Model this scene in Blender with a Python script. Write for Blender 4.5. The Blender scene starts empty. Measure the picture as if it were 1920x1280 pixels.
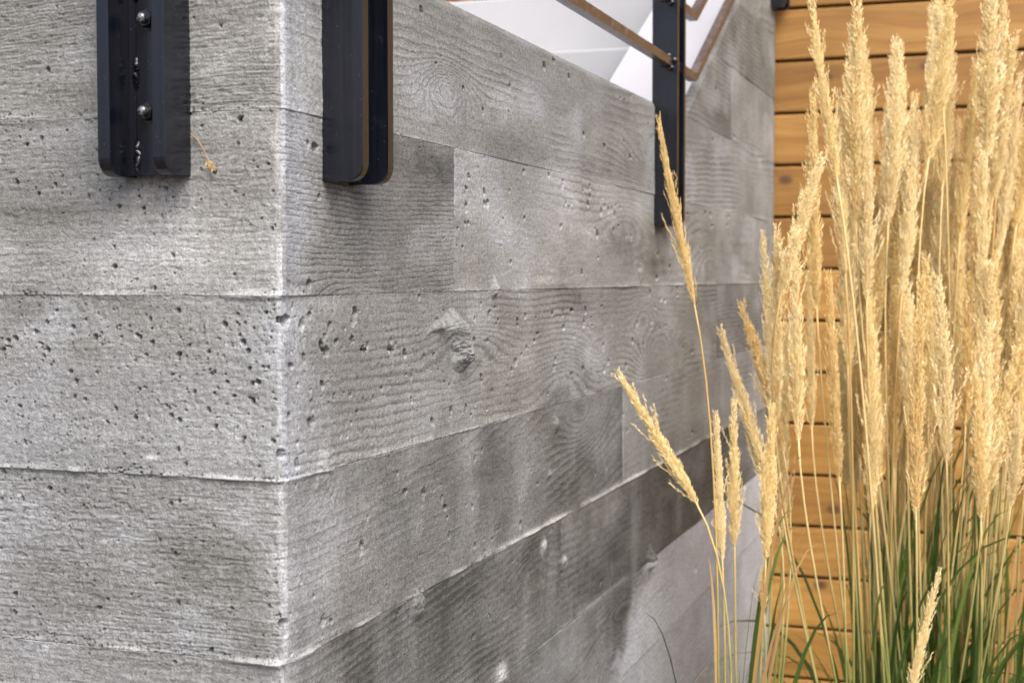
import bpy, bmesh, math, random
import numpy as np
from mathutils import Vector, Matrix

# ------------------------------------------------------------------ camera, sky, sun, exposure
scene = bpy.context.scene
COL = scene.collection
EYE = 1.05                                   # camera height above the soil

cam_data = bpy.data.cameras.new("camera")
cam_data.sensor_width = 36.0
cam_data.lens = 50.0
cam_data.clip_start = 0.02
cam_data.clip_end = 2000.0
cam_data.dof.use_dof = True
cam_data.dof.focus_distance = 1.32
cam_data.dof.aperture_fstop = 10.0
cam = bpy.data.objects.new("camera", cam_data)
COL.objects.link(cam)
cam.location = (0.513, -0.951, EYE)
cam.rotation_euler = (math.radians(90 - 2.62), 0.0, math.radians(19.2))
scene.camera = cam

SUN_EL, SUN_AZ = 50.0, 138.0                 # azimuth clockwise from +Y, towards the sun
sun_data = bpy.data.lights.new("sun", 'SUN')
sun_data.energy = 1.0
sun_data.angle = math.radians(55)
sun_data.color = (1.0, 0.975, 0.94)
sun = bpy.data.objects.new("sun", sun_data)
COL.objects.link(sun)
_az, _el = math.radians(SUN_AZ), math.radians(SUN_EL)
to_sun = Vector((math.sin(_az) * math.cos(_el), math.cos(_az) * math.cos(_el), math.sin(_el)))
sun.rotation_euler = to_sun.to_track_quat('Z', 'Y').to_euler()
sun.location = to_sun * 30

world = bpy.data.worlds.new("World")
scene.world = world
world.use_nodes = True
wn = world.node_tree
sky = wn.nodes.new('ShaderNodeTexSky')
sky.sky_type = 'NISHITA'
sky.sun_disc = False
sky.sun_elevation = math.radians(SUN_EL)
sky.sun_rotation = math.radians(SUN_AZ)
sky.air_density = 0.6
sky.dust_density = 6.0
sky.ozone_density = 0.6
bg = wn.nodes['Background']
wn.links.new(sky.outputs[0], bg.inputs[0])
bg.inputs[1].default_value = 0.15

vs = scene.view_settings
vs.view_transform = 'Standard'
vs.look = 'None'
vs.exposure = 1.10
vs.gamma = 1.0
vs.use_curve_mapping = False
scene.cycles.use_denoising = True
scene.cycles.max_bounces = 8

# ------------------------------------------------------------------ helpers
def prop(o, label=None, cat=None, group=None, kind=None):
    if label: o["label"] = label
    if cat: o["category"] = cat
    if group: o["group"] = group
    if kind: o["kind"] = kind
    return o

def link(name, mesh, mat=None, parent=None):
    o = bpy.data.objects.new(name, mesh)
    COL.objects.link(o)
    if mat and mesh and not mesh.materials: mesh.materials.append(mat)
    if parent: o.parent = parent
    return o

def empty(name, loc=(0, 0, 0)):
    o = bpy.data.objects.new(name, None)
    COL.objects.link(o)
    o.location = loc
    o.empty_display_size = 0.05
    return o

def child(name, mesh, mat, parent):
    """mesh given in world coordinates, parented to an unrotated empty or to an object at that empty's place"""
    o = link(name, mesh, mat, parent)
    base = Vector((0, 0, 0)); p = parent
    while p is not None:
        base += Vector(p.location); p = p.parent
    o.location = -base
    return o

def bm_mesh(name, bm, smooth=False):
    me = bpy.data.meshes.new(name)
    bmesh.ops.recalc_face_normals(bm, faces=bm.faces[:])
    if smooth:
        for f in bm.faces: f.smooth = True
    bm.to_mesh(me); bm.free()
    return me

def bm_box(bm, a, b, bevel=0.0, seg=2):
    vs_ = [bm.verts.new((x, y, z)) for x in (a[0], b[0]) for y in (a[1], b[1]) for z in (a[2], b[2])]
    idx = [(0, 1, 3, 2), (4, 6, 7, 5), (0, 4, 5, 1), (2, 3, 7, 6), (0, 2, 6, 4), (1, 5, 7, 3)]
    fs = [bm.faces.new([vs_[i] for i in q]) for q in idx]
    if bevel:
        es = list({e for f in fs for e in f.edges})
        bmesh.ops.bevel(bm, geom=es, offset=bevel, segments=seg, affect='EDGES', profile=0.6)
    return fs

def bm_prism(bm, pts, vec, bevel=0.0):
    """closed polygon pts (Vectors) extruded by vec"""
    a = [bm.verts.new(p) for p in pts]
    b = [bm.verts.new(Vector(p) + vec) for p in pts]
    n = len(pts)
    fs = [bm.faces.new(a), bm.faces.new(b[::-1])]
    for i in range(n):
        fs.append(bm.faces.new((a[i], b[i], b[(i + 1) % n], a[(i + 1) % n])))
    if bevel:
        rim = set(fs[0].edges) | set(fs[1].edges)
        bmesh.ops.bevel(bm, geom=list(rim), offset=bevel, segments=2, affect='EDGES', profile=0.6)

def bm_tube(bm, pts, rad, n=6, cap=True):
    """round tube along points; rad a number or list"""
    pts = [Vector(p) for p in pts]
    rings = []
    for i, p in enumerate(pts):
        d = (pts[min(i + 1, len(pts) - 1)] - pts[max(i - 1, 0)]).normalized()
        q = d.to_track_quat('Z', 'X')
        r = rad[i] if isinstance(rad, (list, tuple)) else rad
        rings.append([bm.verts.new(p + q @ Vector((r * math.cos(2 * math.pi * k / n), r * math.sin(2 * math.pi * k / n), 0))) for k in range(n)])
    for a, b in zip(rings, rings[1:]):
        for k in range(n):
            bm.faces.new((a[k], a[(k + 1) % n], b[(k + 1) % n], b[k]))
    if cap:
        bm.faces.new(rings[0][::-1]); bm.faces.new(rings[-1])

# numpy value noise -------------------------------------------------
def _hash(ix, iy, seed):
    h = (ix.astype(np.int64) * 374761393 + iy.astype(np.int64) * 668265263 + seed * 1442695041) & 0xFFFFFFFF
    h = ((h ^ (h >> 13)) * 1274126177) & 0xFFFFFFFF
    h = h ^ (h >> 16)
    return (h & 0xFFFF).astype(np.float32) * np.float32(2.0 / 65535.0) - 1.0

def noise(x, y, seed=0):
    x, y = np.broadcast_arrays(np.asarray(x, dtype=np.float64), np.asarray(y, dtype=np.float64))
    fx, fy = np.floor(x), np.floor(y)
    tx, ty = (x - fx).astype(np.float32), (y - fy).astype(np.float32)
    tx = tx * tx * (3 - 2 * tx); ty = ty * ty * (3 - 2 * ty)
    ix, iy = fx.astype(np.int64), fy.astype(np.int64)
    a = _hash(ix, iy, seed); b = _hash(ix + 1, iy, seed)
    c = _hash(ix, iy + 1, seed); d = _hash(ix + 1, iy + 1, seed)
    return (a + (b - a) * tx) * (1 - ty) + (c + (d - c) * tx) * ty

def fbm(x, y, seed=0, o=3):
    s, a, n = 0.0, 1.0, 0.0
    for k in range(o):
        s = s + a * noise(x * 2.03 ** k + 17.3 * k, y * 2.03 ** k - 9.1 * k, seed + k * 31)
        n += a; a *= 0.55
    return s / n * 1.35

def sstep(a, b, x):
    t = np.clip((x - a) / (b - a), 0, 1)
    return t * t * (3 - 2 * t)

# ------------------------------------------------------------------ materials
class NT:
    def __init__(s, name):
        s.m = bpy.data.materials.new(name); s.m.use_nodes = True
        s.t = s.m.node_tree; s.b = s.t.nodes['Principled BSDF']
        s.out = s.t.nodes['Material Output']
    def n(s, typ, ins=None, **kw):
        nd = s.t.nodes.new(typ)
        for k, v in kw.items(): setattr(nd, k, v)
        for k, v in (ins or {}).items():
            if isinstance(v, tuple) and len(v) == 2 and hasattr(v[0], 'outputs'):
                s.t.links.new(v[0].outputs[v[1]], nd.inputs[k])
            else:
                nd.inputs[k].default_value = v
        return nd
    def l(s, a, ao, b, bi): s.t.links.new(a.outputs[ao], b.inputs[bi])
    def ramp(s, src, so, stops):
        r = s.n('ShaderNodeValToRGB')
        e = r.color_ramp.elements
        while len(e) < len(stops): e.new(0.5)
        for i, (p, c) in enumerate(stops):
            e[i].position = p; e[i].color = (c[0], c[1], c[2], 1)
        s.l(src, so, r, 0)
        return r
    def bump(s, src, so, strength, dist, prev=None):
        b = s.n('ShaderNodeBump', {'Strength': strength, 'Distance': dist})
        s.l(src, so, b, 'Height')
        if prev: s.l(prev, 0, b, 'Normal')
        return b

def mat_cast_concrete():
    """board-formed concrete: albedo from the casting stains stored on the mesh, plus fine sand grain"""
    g = NT("board_formed_concrete")
    tc = g.n('ShaderNodeTexCoord')
    at = g.n('ShaderNodeAttribute', attribute_name="stain")
    n1 = g.n('ShaderNodeTexNoise', {'Scale': 620.0, 'Detail': 3.0, 'Roughness': 0.65}); g.l(tc, 'Object', n1, 'Vector')
    n2 = g.n('ShaderNodeTexNoise', {'Scale': 190.0, 'Detail': 3.0, 'Roughness': 0.6}); g.l(tc, 'Object', n2, 'Vector')
    r1 = g.ramp(n1, 0, [(0.30, (0.50, 0.50, 0.50)), (0.47, (1, 1, 1)), (0.72, (1.30, 1.30, 1.30))])
    r2 = g.ramp(n2, 0, [(0.32, (0.76, 0.76, 0.75)), (0.68, (1.16, 1.16, 1.17))])
    m1 = g.n('ShaderNodeMix', {'Factor': 1.0}, data_type='RGBA', blend_type='MULTIPLY')
    g.l(at, 'Color', m1, 6); g.l(r1, 0, m1, 7)
    m2 = g.n('ShaderNodeMix', {'Factor': 1.0}, data_type='RGBA', blend_type='MULTIPLY')
    g.l(m1, 2, m2, 6); g.l(r2, 0, m2, 7)
    g.l(m2, 2, g.b, 'Base Color')
    g.b.inputs['Roughness'].default_value = 0.88
    g.b.inputs['Specular IOR Level'].default_value = 0.3
    b1 = g.bump(n1, 0, 0.8, 0.0012)
    b2 = g.bump(n2, 0, 0.5, 0.0012, b1)
    g.l(b2, 0, g.b, 'Normal')
    return g.m

def mat_smooth_concrete(name, col, var=0.06):
    g = NT(name)
    tc = g.n('ShaderNodeTexCoord')
    n1 = g.n('ShaderNodeTexNoise', {'Scale': 5.0, 'Detail': 5.0}); g.l(tc, 'Object', n1, 'Vector')
    n2 = g.n('ShaderNodeTexNoise', {'Scale': 260.0, 'Detail': 3.0}); g.l(tc, 'Object', n2, 'Vector')
    lo = [c * (1 - var) for c in col]; hi = [c * (1 + var) for c in col]
    r = g.ramp(n1, 0, [(0.3, lo), (0.7, hi)])
    g.l(r, 0, g.b, 'Base Color')
    g.b.inputs['Roughness'].default_value = 0.85
    b = g.bump(n2, 0, 0.25, 0.0006); g.l(b, 0, g.b, 'Normal')
    return g.m

def mat_black_steel():
    g = NT("glossy_black_paint")
    tc = g.n('ShaderNodeTexCoord')
    mp = g.n('ShaderNodeMapping', {'Scale': (260.0, 260.0, 7.0)}); g.l(tc, 'Object', mp, 'Vector')
    n1 = g.n('ShaderNodeTexNoise', {'Scale': 1.0, 'Detail': 4.0}); g.l(mp, 0, n1, 'Vector')
    n2 = g.n('ShaderNodeTexNoise', {'Scale': 340.0, 'Detail': 2.0}); g.l(tc, 'Object', n2, 'Vector')
    n3 = g.n('ShaderNodeTexVoronoi', {'Scale': 150.0}); g.l(tc, 'Object', n3, 'Vector')
    dust = g.ramp(n3, 0, [(0.03, (0.22, 0.22, 0.22)), (0.06, (0.0, 0.0, 0.0))])
    r = g.ramp(n1, 0, [(0.35, (0.003, 0.0038, 0.007)), (0.75, (0.007, 0.009, 0.016))])
    a = g.n('ShaderNodeMix', {'Factor': 0.5}, data_type='RGBA', blend_type='ADD')
    g.l(r, 0, a, 6); g.l(dust, 0, a, 7)
    g.l(a, 2, g.b, 'Base Color')
    rr = g.ramp(n1, 0, [(0.3, (0.18,) * 3), (0.8, (0.27,) * 3)]); g.l(rr, 0, g.b, 'Roughness')
    g.b.inputs['Specular IOR Level'].default_value = 0.6
    b1 = g.bump(n2, 0, 0.06, 0.0006); b2 = g.bump(n1, 0, 0.05, 0.0004, b1)
    g.l(b2, 0, g.b, 'Normal')
    return g.m

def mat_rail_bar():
    g = NT("mottled_brown_steel")
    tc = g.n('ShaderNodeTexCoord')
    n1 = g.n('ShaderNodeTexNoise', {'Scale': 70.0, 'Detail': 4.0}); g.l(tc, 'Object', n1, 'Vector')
    r = g.ramp(n1, 0, [(0.3, (0.035, 0.026, 0.022)), (0.55, (0.085, 0.055, 0.036)), (0.75, (0.16, 0.15, 0.15))])  # base colour mottled from dark brown through brown to grey
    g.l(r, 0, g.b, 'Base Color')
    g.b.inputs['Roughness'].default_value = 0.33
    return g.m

def mat_steel():
    g = NT("galvanised_bolt")
    tc = g.n('ShaderNodeTexCoord')
    n1 = g.n('ShaderNodeTexNoise', {'Scale': 500.0, 'Detail': 3.0}); g.l(tc, 'Object', n1, 'Vector')
    r = g.ramp(n1, 0, [(0.35, (0.03, 0.03, 0.033)), (0.65, (0.34, 0.34, 0.36))])
    g.l(r, 0, g.b, 'Base Color')
    g.b.inputs['Roughness'].default_value = 0.25
    g.b.inputs['Metallic'].default_value = 0.6
    return g.m

def mat_cedar(name, tint=(1, 1, 1)):
    g = NT(name)
    tc = g.n('ShaderNodeTexCoord'); oi = g.n('ShaderNodeObjectInfo')
    sc = g.n('ShaderNodeVectorMath', {1: (7.3, 3.1, 5.7)}, operation='MULTIPLY')
    cx = g.n('ShaderNodeCombineXYZ'); g.l(oi, 'Random', cx, 0); g.l(oi, 'Random', cx, 1); g.l(oi, 'Random', cx, 2)
    s10 = g.n('ShaderNodeVectorMath', {1: (40.0, 23.0, 31.0)}, operation='MULTIPLY'); g.l(cx, 0, s10, 0)
    ad = g.n('ShaderNodeVectorMath', operation='ADD'); g.l(tc, 'Object', ad, 0); g.l(s10, 0, ad, 1)
    # knots
    sx = g.n('ShaderNodeSeparateXYZ'); g.l(ad, 0, sx, 0)
    cz = g.n('ShaderNodeCombineXYZ'); g.l(sx, 0, cz, 0); g.l(sx, 2, cz, 1)
    mk = g.n('ShaderNodeMapping', {'Scale': (4.2, 6.5, 1.0)}); g.l(cz, 0, mk, 'Vector')
    vo = g.n('ShaderNodeTexVoronoi', {'Scale': 1.0}, voronoi_dimensions='2D'); g.l(mk, 0, vo, 'Vector')
    vcol = g.n('ShaderNodeSeparateColor'); g.l(vo, 'Color', vcol, 0)
    pick = g.n('ShaderNodeMath', {1: 0.68}, operation='GREATER_THAN'); g.l(vcol, 0, pick, 0)
    kd = g.ramp(vo, 'Distance', [(0.02, (0.9, 0.9, 0.9)), (0.055, (0.65, 0.65, 0.65)), (0.085, (0.14, 0.14, 0.14)), (0.20, (0, 0, 0))])
    kk = g.n('ShaderNodeMath', operation='MULTIPLY'); g.l(kd, 0, kk, 0); g.l(pick, 0, kk, 1)
    # grain bent round the knots
    bend = g.n('ShaderNodeMath', {1: 0.03}, operation='MULTIPLY'); g.l(vo, 'Distance', bend, 0)
    bx = g.n('ShaderNodeCombineXYZ'); g.l(bend, 0, bx, 2)
    ad2 = g.n('ShaderNodeVectorMath', operation='ADD'); g.l(ad, 0, ad2, 0); g.l(bx, 0, ad2, 1)
    m1 = g.n('ShaderNodeMapping', {'Scale': (1.6, 6.0, 46.0)}); g.l(ad2, 0, m1, 'Vector')
    n1 = g.n('ShaderNodeTexNoise', {'Scale': 1.0, 'Detail': 5.0, 'Roughness': 0.62, 'Distortion': 0.5}); g.l(m1, 0, n1, 'Vector')
    m2 = g.n('ShaderNodeMapping', {'Scale': (9.0, 30.0, 330.0)}); g.l(ad2, 0, m2, 'Vector')
    n2 = g.n('ShaderNodeTexNoise', {'Scale': 1.0, 'Detail': 3.0, 'Roughness': 0.6}); g.l(m2, 0, n2, 'Vector')
    n3 = g.n('ShaderNodeTexNoise', {'Scale': 4.0, 'Detail': 3.0}); g.l(ad, 0, n3, 'Vector')
    T = lambda c: tuple(c[i] * tint[i] for i in range(3))
    c1 = g.ramp(n1, 0, [(0.26, T((0.235, 0.110, 0.022))), (0.5, T((0.335, 0.180, 0.042))), (0.74, T((0.43, 0.252, 0.072)))])
    c2 = g.ramp(n2, 0, [(0.3, (0.88, 0.86, 0.83)), (0.7, (1.10, 1.10, 1.10))])
    c3 = g.ramp(n3, 0, [(0.3, (0.82, 0.80, 0.78)), (0.7, (1.12, 1.13, 1.14))])
    x1 = g.n('ShaderNodeMix', {'Factor': 1.0}, data_type='RGBA', blend_type='MULTIPLY'); g.l(c1, 0, x1, 6); g.l(c2, 0, x1, 7)
    x2 = g.n('ShaderNodeMix', {'Factor': 1.0}, data_type='RGBA', blend_type='MULTIPLY'); g.l(x1, 2, x2, 6); g.l(c3, 0, x2, 7)
    rv = g.ramp(oi, 'Random', [(0.0, (0.76, 0.72, 0.66)), (0.5, (1.0, 1.0, 1.0)), (1.0, (1.13, 1.15, 1.20))])
    x3 = g.n('ShaderNodeMix', {'Factor': 1.0}, data_type='RGBA', blend_type='MULTIPLY'); g.l(x2, 2, x3, 6); g.l(rv, 0, x3, 7)
    x4 = g.n('ShaderNodeMix', {7: (0.055, 0.026, 0.014, 1)}, data_type='RGBA', blend_type='MIX')
    g.l(kk, 0, x4, 0); g.l(x3, 2, x4, 6)
    g.l(x4, 2, g.b, 'Base Color')
    g.b.inputs['Roughness'].default_value = 0.55
    b = g.bump(n2, 0, 0.25, 0.0012); g.l(b, 0, g.b, 'Normal')
    return g.m

def mat_plain(name, col, rough=0.8, var=0.2, scale=40.0):
    g = NT(name)
    tc = g.n('ShaderNodeTexCoord')
    n1 = g.n('ShaderNodeTexNoise', {'Scale': scale, 'Detail': 4.0}); g.l(tc, 'Object', n1, 'Vector')
    r = g.ramp(n1, 0, [(0.3, [c * (1 - var) for c in col]), (0.7, [c * (1 + var) for c in col])])
    g.l(r, 0, g.b, 'Base Color'); g.b.inputs['Roughness'].default_value = rough
    return g.m

def mat_leafy(name, stops, src='island', trans=0.35, rough=0.55, spec=0.25):
    """thin plant tissue: diffuse with some light let through"""
    g = NT(name)
    if src == 'island':
        s = g.n('ShaderNodeNewGeometry'); so = 'Random Per Island'
    else:
        s = g.n('ShaderNodeObjectInfo'); so = 'Random'
    r = g.ramp(s, so, stops)
    col, co = r, 0
    if src == 'island':                       # heads of different ripeness
        oi = g.n('ShaderNodeObjectInfo')
        rp = g.ramp(oi, 'Random', [(0.0, (0.95, 0.90, 0.80)), (0.3, (1.0, 1.0, 0.98)), (1.0, (1.02, 1.05, 1.20))])
        rx = g.n('ShaderNodeMix', {'Factor': 1.0}, data_type='RGBA', blend_type='MULTIPLY'); g.l(r, 0, rx, 6); g.l(rp, 0, rx, 7)
        col, co = rx, 2
    if src == 'object_z':
        tc = g.n('ShaderNodeTexCoord'); sp = g.n('ShaderNodeSeparateXYZ'); g.l(tc, 'Object', sp, 0)
        n1 = g.n('ShaderNodeTexNoise', {'Scale': 14.0, 'Detail': 3.0}); g.l(tc, 'Object', n1, 'Vector')
        m = g.n('ShaderNodeMath', {1: 0.38}, operation='MULTIPLY_ADD'); g.l(n1, 0, m, 0); g.l(sp, 2, m, 2)
        zr = g.ramp(m, 0, [(0.55, (0.10, 0.17, 0.04)), (0.95, (0.42, 0.36, 0.13))])
        zf = g.ramp(m, 0, [(0.70, (1, 1, 1)), (1.0, (0, 0, 0))])
        x = g.n('ShaderNodeMix', data_type='RGBA'); g.l(zf, 0, x, 0); g.l(r, 0, x, 6); g.l(zr, 0, x, 7)
        col, co = x, 2
    g.l(col, co, g.b, 'Base Color')
    g.b.inputs['Roughness'].default_value = rough
    g.b.inputs['Specular IOR Level'].default_value = spec
    tr = g.n('ShaderNodeBsdfTranslucent'); g.l(col, co, tr, 0)
    mx = g.n('ShaderNodeMixShader', {0: trans}); g.l(g.b, 0, mx, 1); g.l(tr, 0, mx, 2)
    g.l(mx, 0, g.out, 0)
    return g.m

M_CONC = mat_cast_concrete()
M_CORE = mat_smooth_concrete("grey_concrete_core", (0.30, 0.30, 0.295))
M_CAP = mat_smooth_concrete("pale_trowelled_concrete", (0.50, 0.51, 0.53), 0.04)
M_STEP = mat_smooth_concrete("pale_step_concrete", (0.40, 0.414, 0.432), 0.05)
M_BLACK = mat_black_steel()
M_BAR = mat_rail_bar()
M_BOLT = mat_steel()
M_CEDAR = mat_cedar("oiled_cedar")
M_CEDAR2 = mat_cedar("dark_oiled_cedar", (0.95, 0.8, 0.6))
M_PAPER = mat_plain("dark_backing_paper", (0.085, 0.042, 0.018), 0.9)
M_WHITE = mat_plain("pale_door_paint", (0.55, 0.60, 0.70), 0.5, 0.04, 6.0)
M_PLUME = mat_leafy("dry_seed_plume", [(0.0, (0.77, 0.57, 0.25)), (0.2, (0.88, 0.73, 0.38)), (0.65, (0.93, 0.825, 0.50)), (1.0, (0.95, 0.89, 0.63))], 'island', 0.45, 0.85, 0.05)
M_STEM = mat_leafy("straw_stem", [(0.0, (0.50, 0.33, 0.125)), (0.5, (0.63, 0.47, 0.21)), (1.0, (0.72, 0.58, 0.30))], 'object_z', 0.12, 0.4)
M_BLADE = mat_leafy("green_grass_blade", [(0.0, (0.042, 0.090, 0.022)), (0.5, (0.085, 0.150, 0.034)), (1.0, (0.16, 0.22, 0.05))], 'object', 0.4, 0.42)
M_DEAD = mat_leafy("dead_grass_blade", [(0.0, (0.36, 0.22, 0.09)), (1.0, (0.58, 0.42, 0.2))], 'object', 0.3)

# ------------------------------------------------------------------ ground
def build_ground():
    g = NT("garden_soil")
    tc = g.n('ShaderNodeTexCoord')
    n1 = g.n('ShaderNodeTexNoise', {'Scale': 3.0, 'Detail': 6.0}); g.l(tc, 'Object', n1, 'Vector')
    v = g.n('ShaderNodeTexVoronoi', {'Scale': 45.0}); g.l(tc, 'Object', v, 'Vector')
    r = g.ramp(n1, 0, [(0.3, (0.055, 0.042, 0.030)), (0.7, (0.13, 0.105, 0.08))])
    g.l(r, 0, g.b, 'Base Color'); g.b.inputs['Roughness'].default_value = 0.95
    b = g.bump(v, 0, 0.8, 0.02); g.l(b, 0, g.b, 'Normal')
    bm = bmesh.new()
    n = 48
    rings = [0.0, 2, 6, 20, 80, 300, 900]
    prev = None
    for rr in rings:
        if rr == 0:
            ring = [bm.verts.new((0, 0, 0))]
        else:
            ring = [bm.verts.new((rr * math.cos(2 * math.pi * k / n), rr * math.sin(2 * math.pi * k / n), 0)) for k in range(n)]
        if prev:
            for k in range(n):
                if len(prev) == 1: bm.faces.new((prev[0], ring[k], ring[(k + 1) % n]))
                else: bm.faces.new((prev[k], ring[k], ring[(k + 1) % n], prev[(k + 1) % n]))
        prev = ring
    o = link("ground", bm_mesh("ground", bm), g.m)
    prop(o, kind="structure")
build_ground()

# ------------------------------------------------------------------ board-formed concrete wall
# corner at x = 0, y = 0. Face "front" runs to -X at y = 0, face "side" runs to +Y at x = 0.
BH = 0.14                                    # width of the form boards
ZT = EYE + 0.265                             # top of the level part
SLOPE, Y_SLOPE, Y_END, THICK = 0.567, 1.395, 2.36, 0.17
def row_z(r): return ZT - BH * r, ZT - BH * (r - 1)

def px_of(y):                                # horizontal detail falls off with distance along the side face
    return (-0.172 + 0.3289 * y) / (1.067 + 0.9444 * y)
_q = np.linspace(px_of(0.0), px_of(Y_END), 980)
SIDE_U = (0.172 + _q * 1.067) / (0.3289 - 0.9444 * _q)
SIDE_U[0], SIDE_U[-1] = 0.0, Y_END
FRONT_U = np.concatenate([np.arange(0, 0.285, 0.0008), 0.285 + 0.0012 * (1.12 ** np.arange(0, 44) - 1) / 0.12])
FRONT_U = np.append(FRONT_U[FRONT_U < 1.38], 1.4)

def B(face, r, u0, u1, seed, tone, **kw):
    d = dict(face=face, r=r, u0=u0, u1=u1, seed=seed, tone=tone, off=0.0, sp=0.0045, v0=-0.35, d0=0.05, ds=0.0, amp=0.0005,
             fib=0.00010, rough=0.00016, gd=0.03, mott=0.035, warm=0.3, knots=(), pores=60, tiny=200, dz=0.0008, bow=0.0, gw=0.10 if face == 'front' else 0.085, saw=0.35 if face == 'front' else 0.18, fig=0.012 if face == 'front' else 0.042, pmax=0.0024 if face == 'front' else 0.0042)
    d.update(kw)
    d['off'] *= 0.45
    if face == 'side' and r > 1: d['amp'] *= 0.62; d['mott'] = 0.05
    if seed in (33, 35): d['fig'] = 0.065
    if seed in (31, 35): d['amp'] *= 0.72
    if face == 'side' and r >= 4: d['amp'] *= 0.65; d['fig'] = 0.022; d['gd'] *= 0.8
    return d

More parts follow.
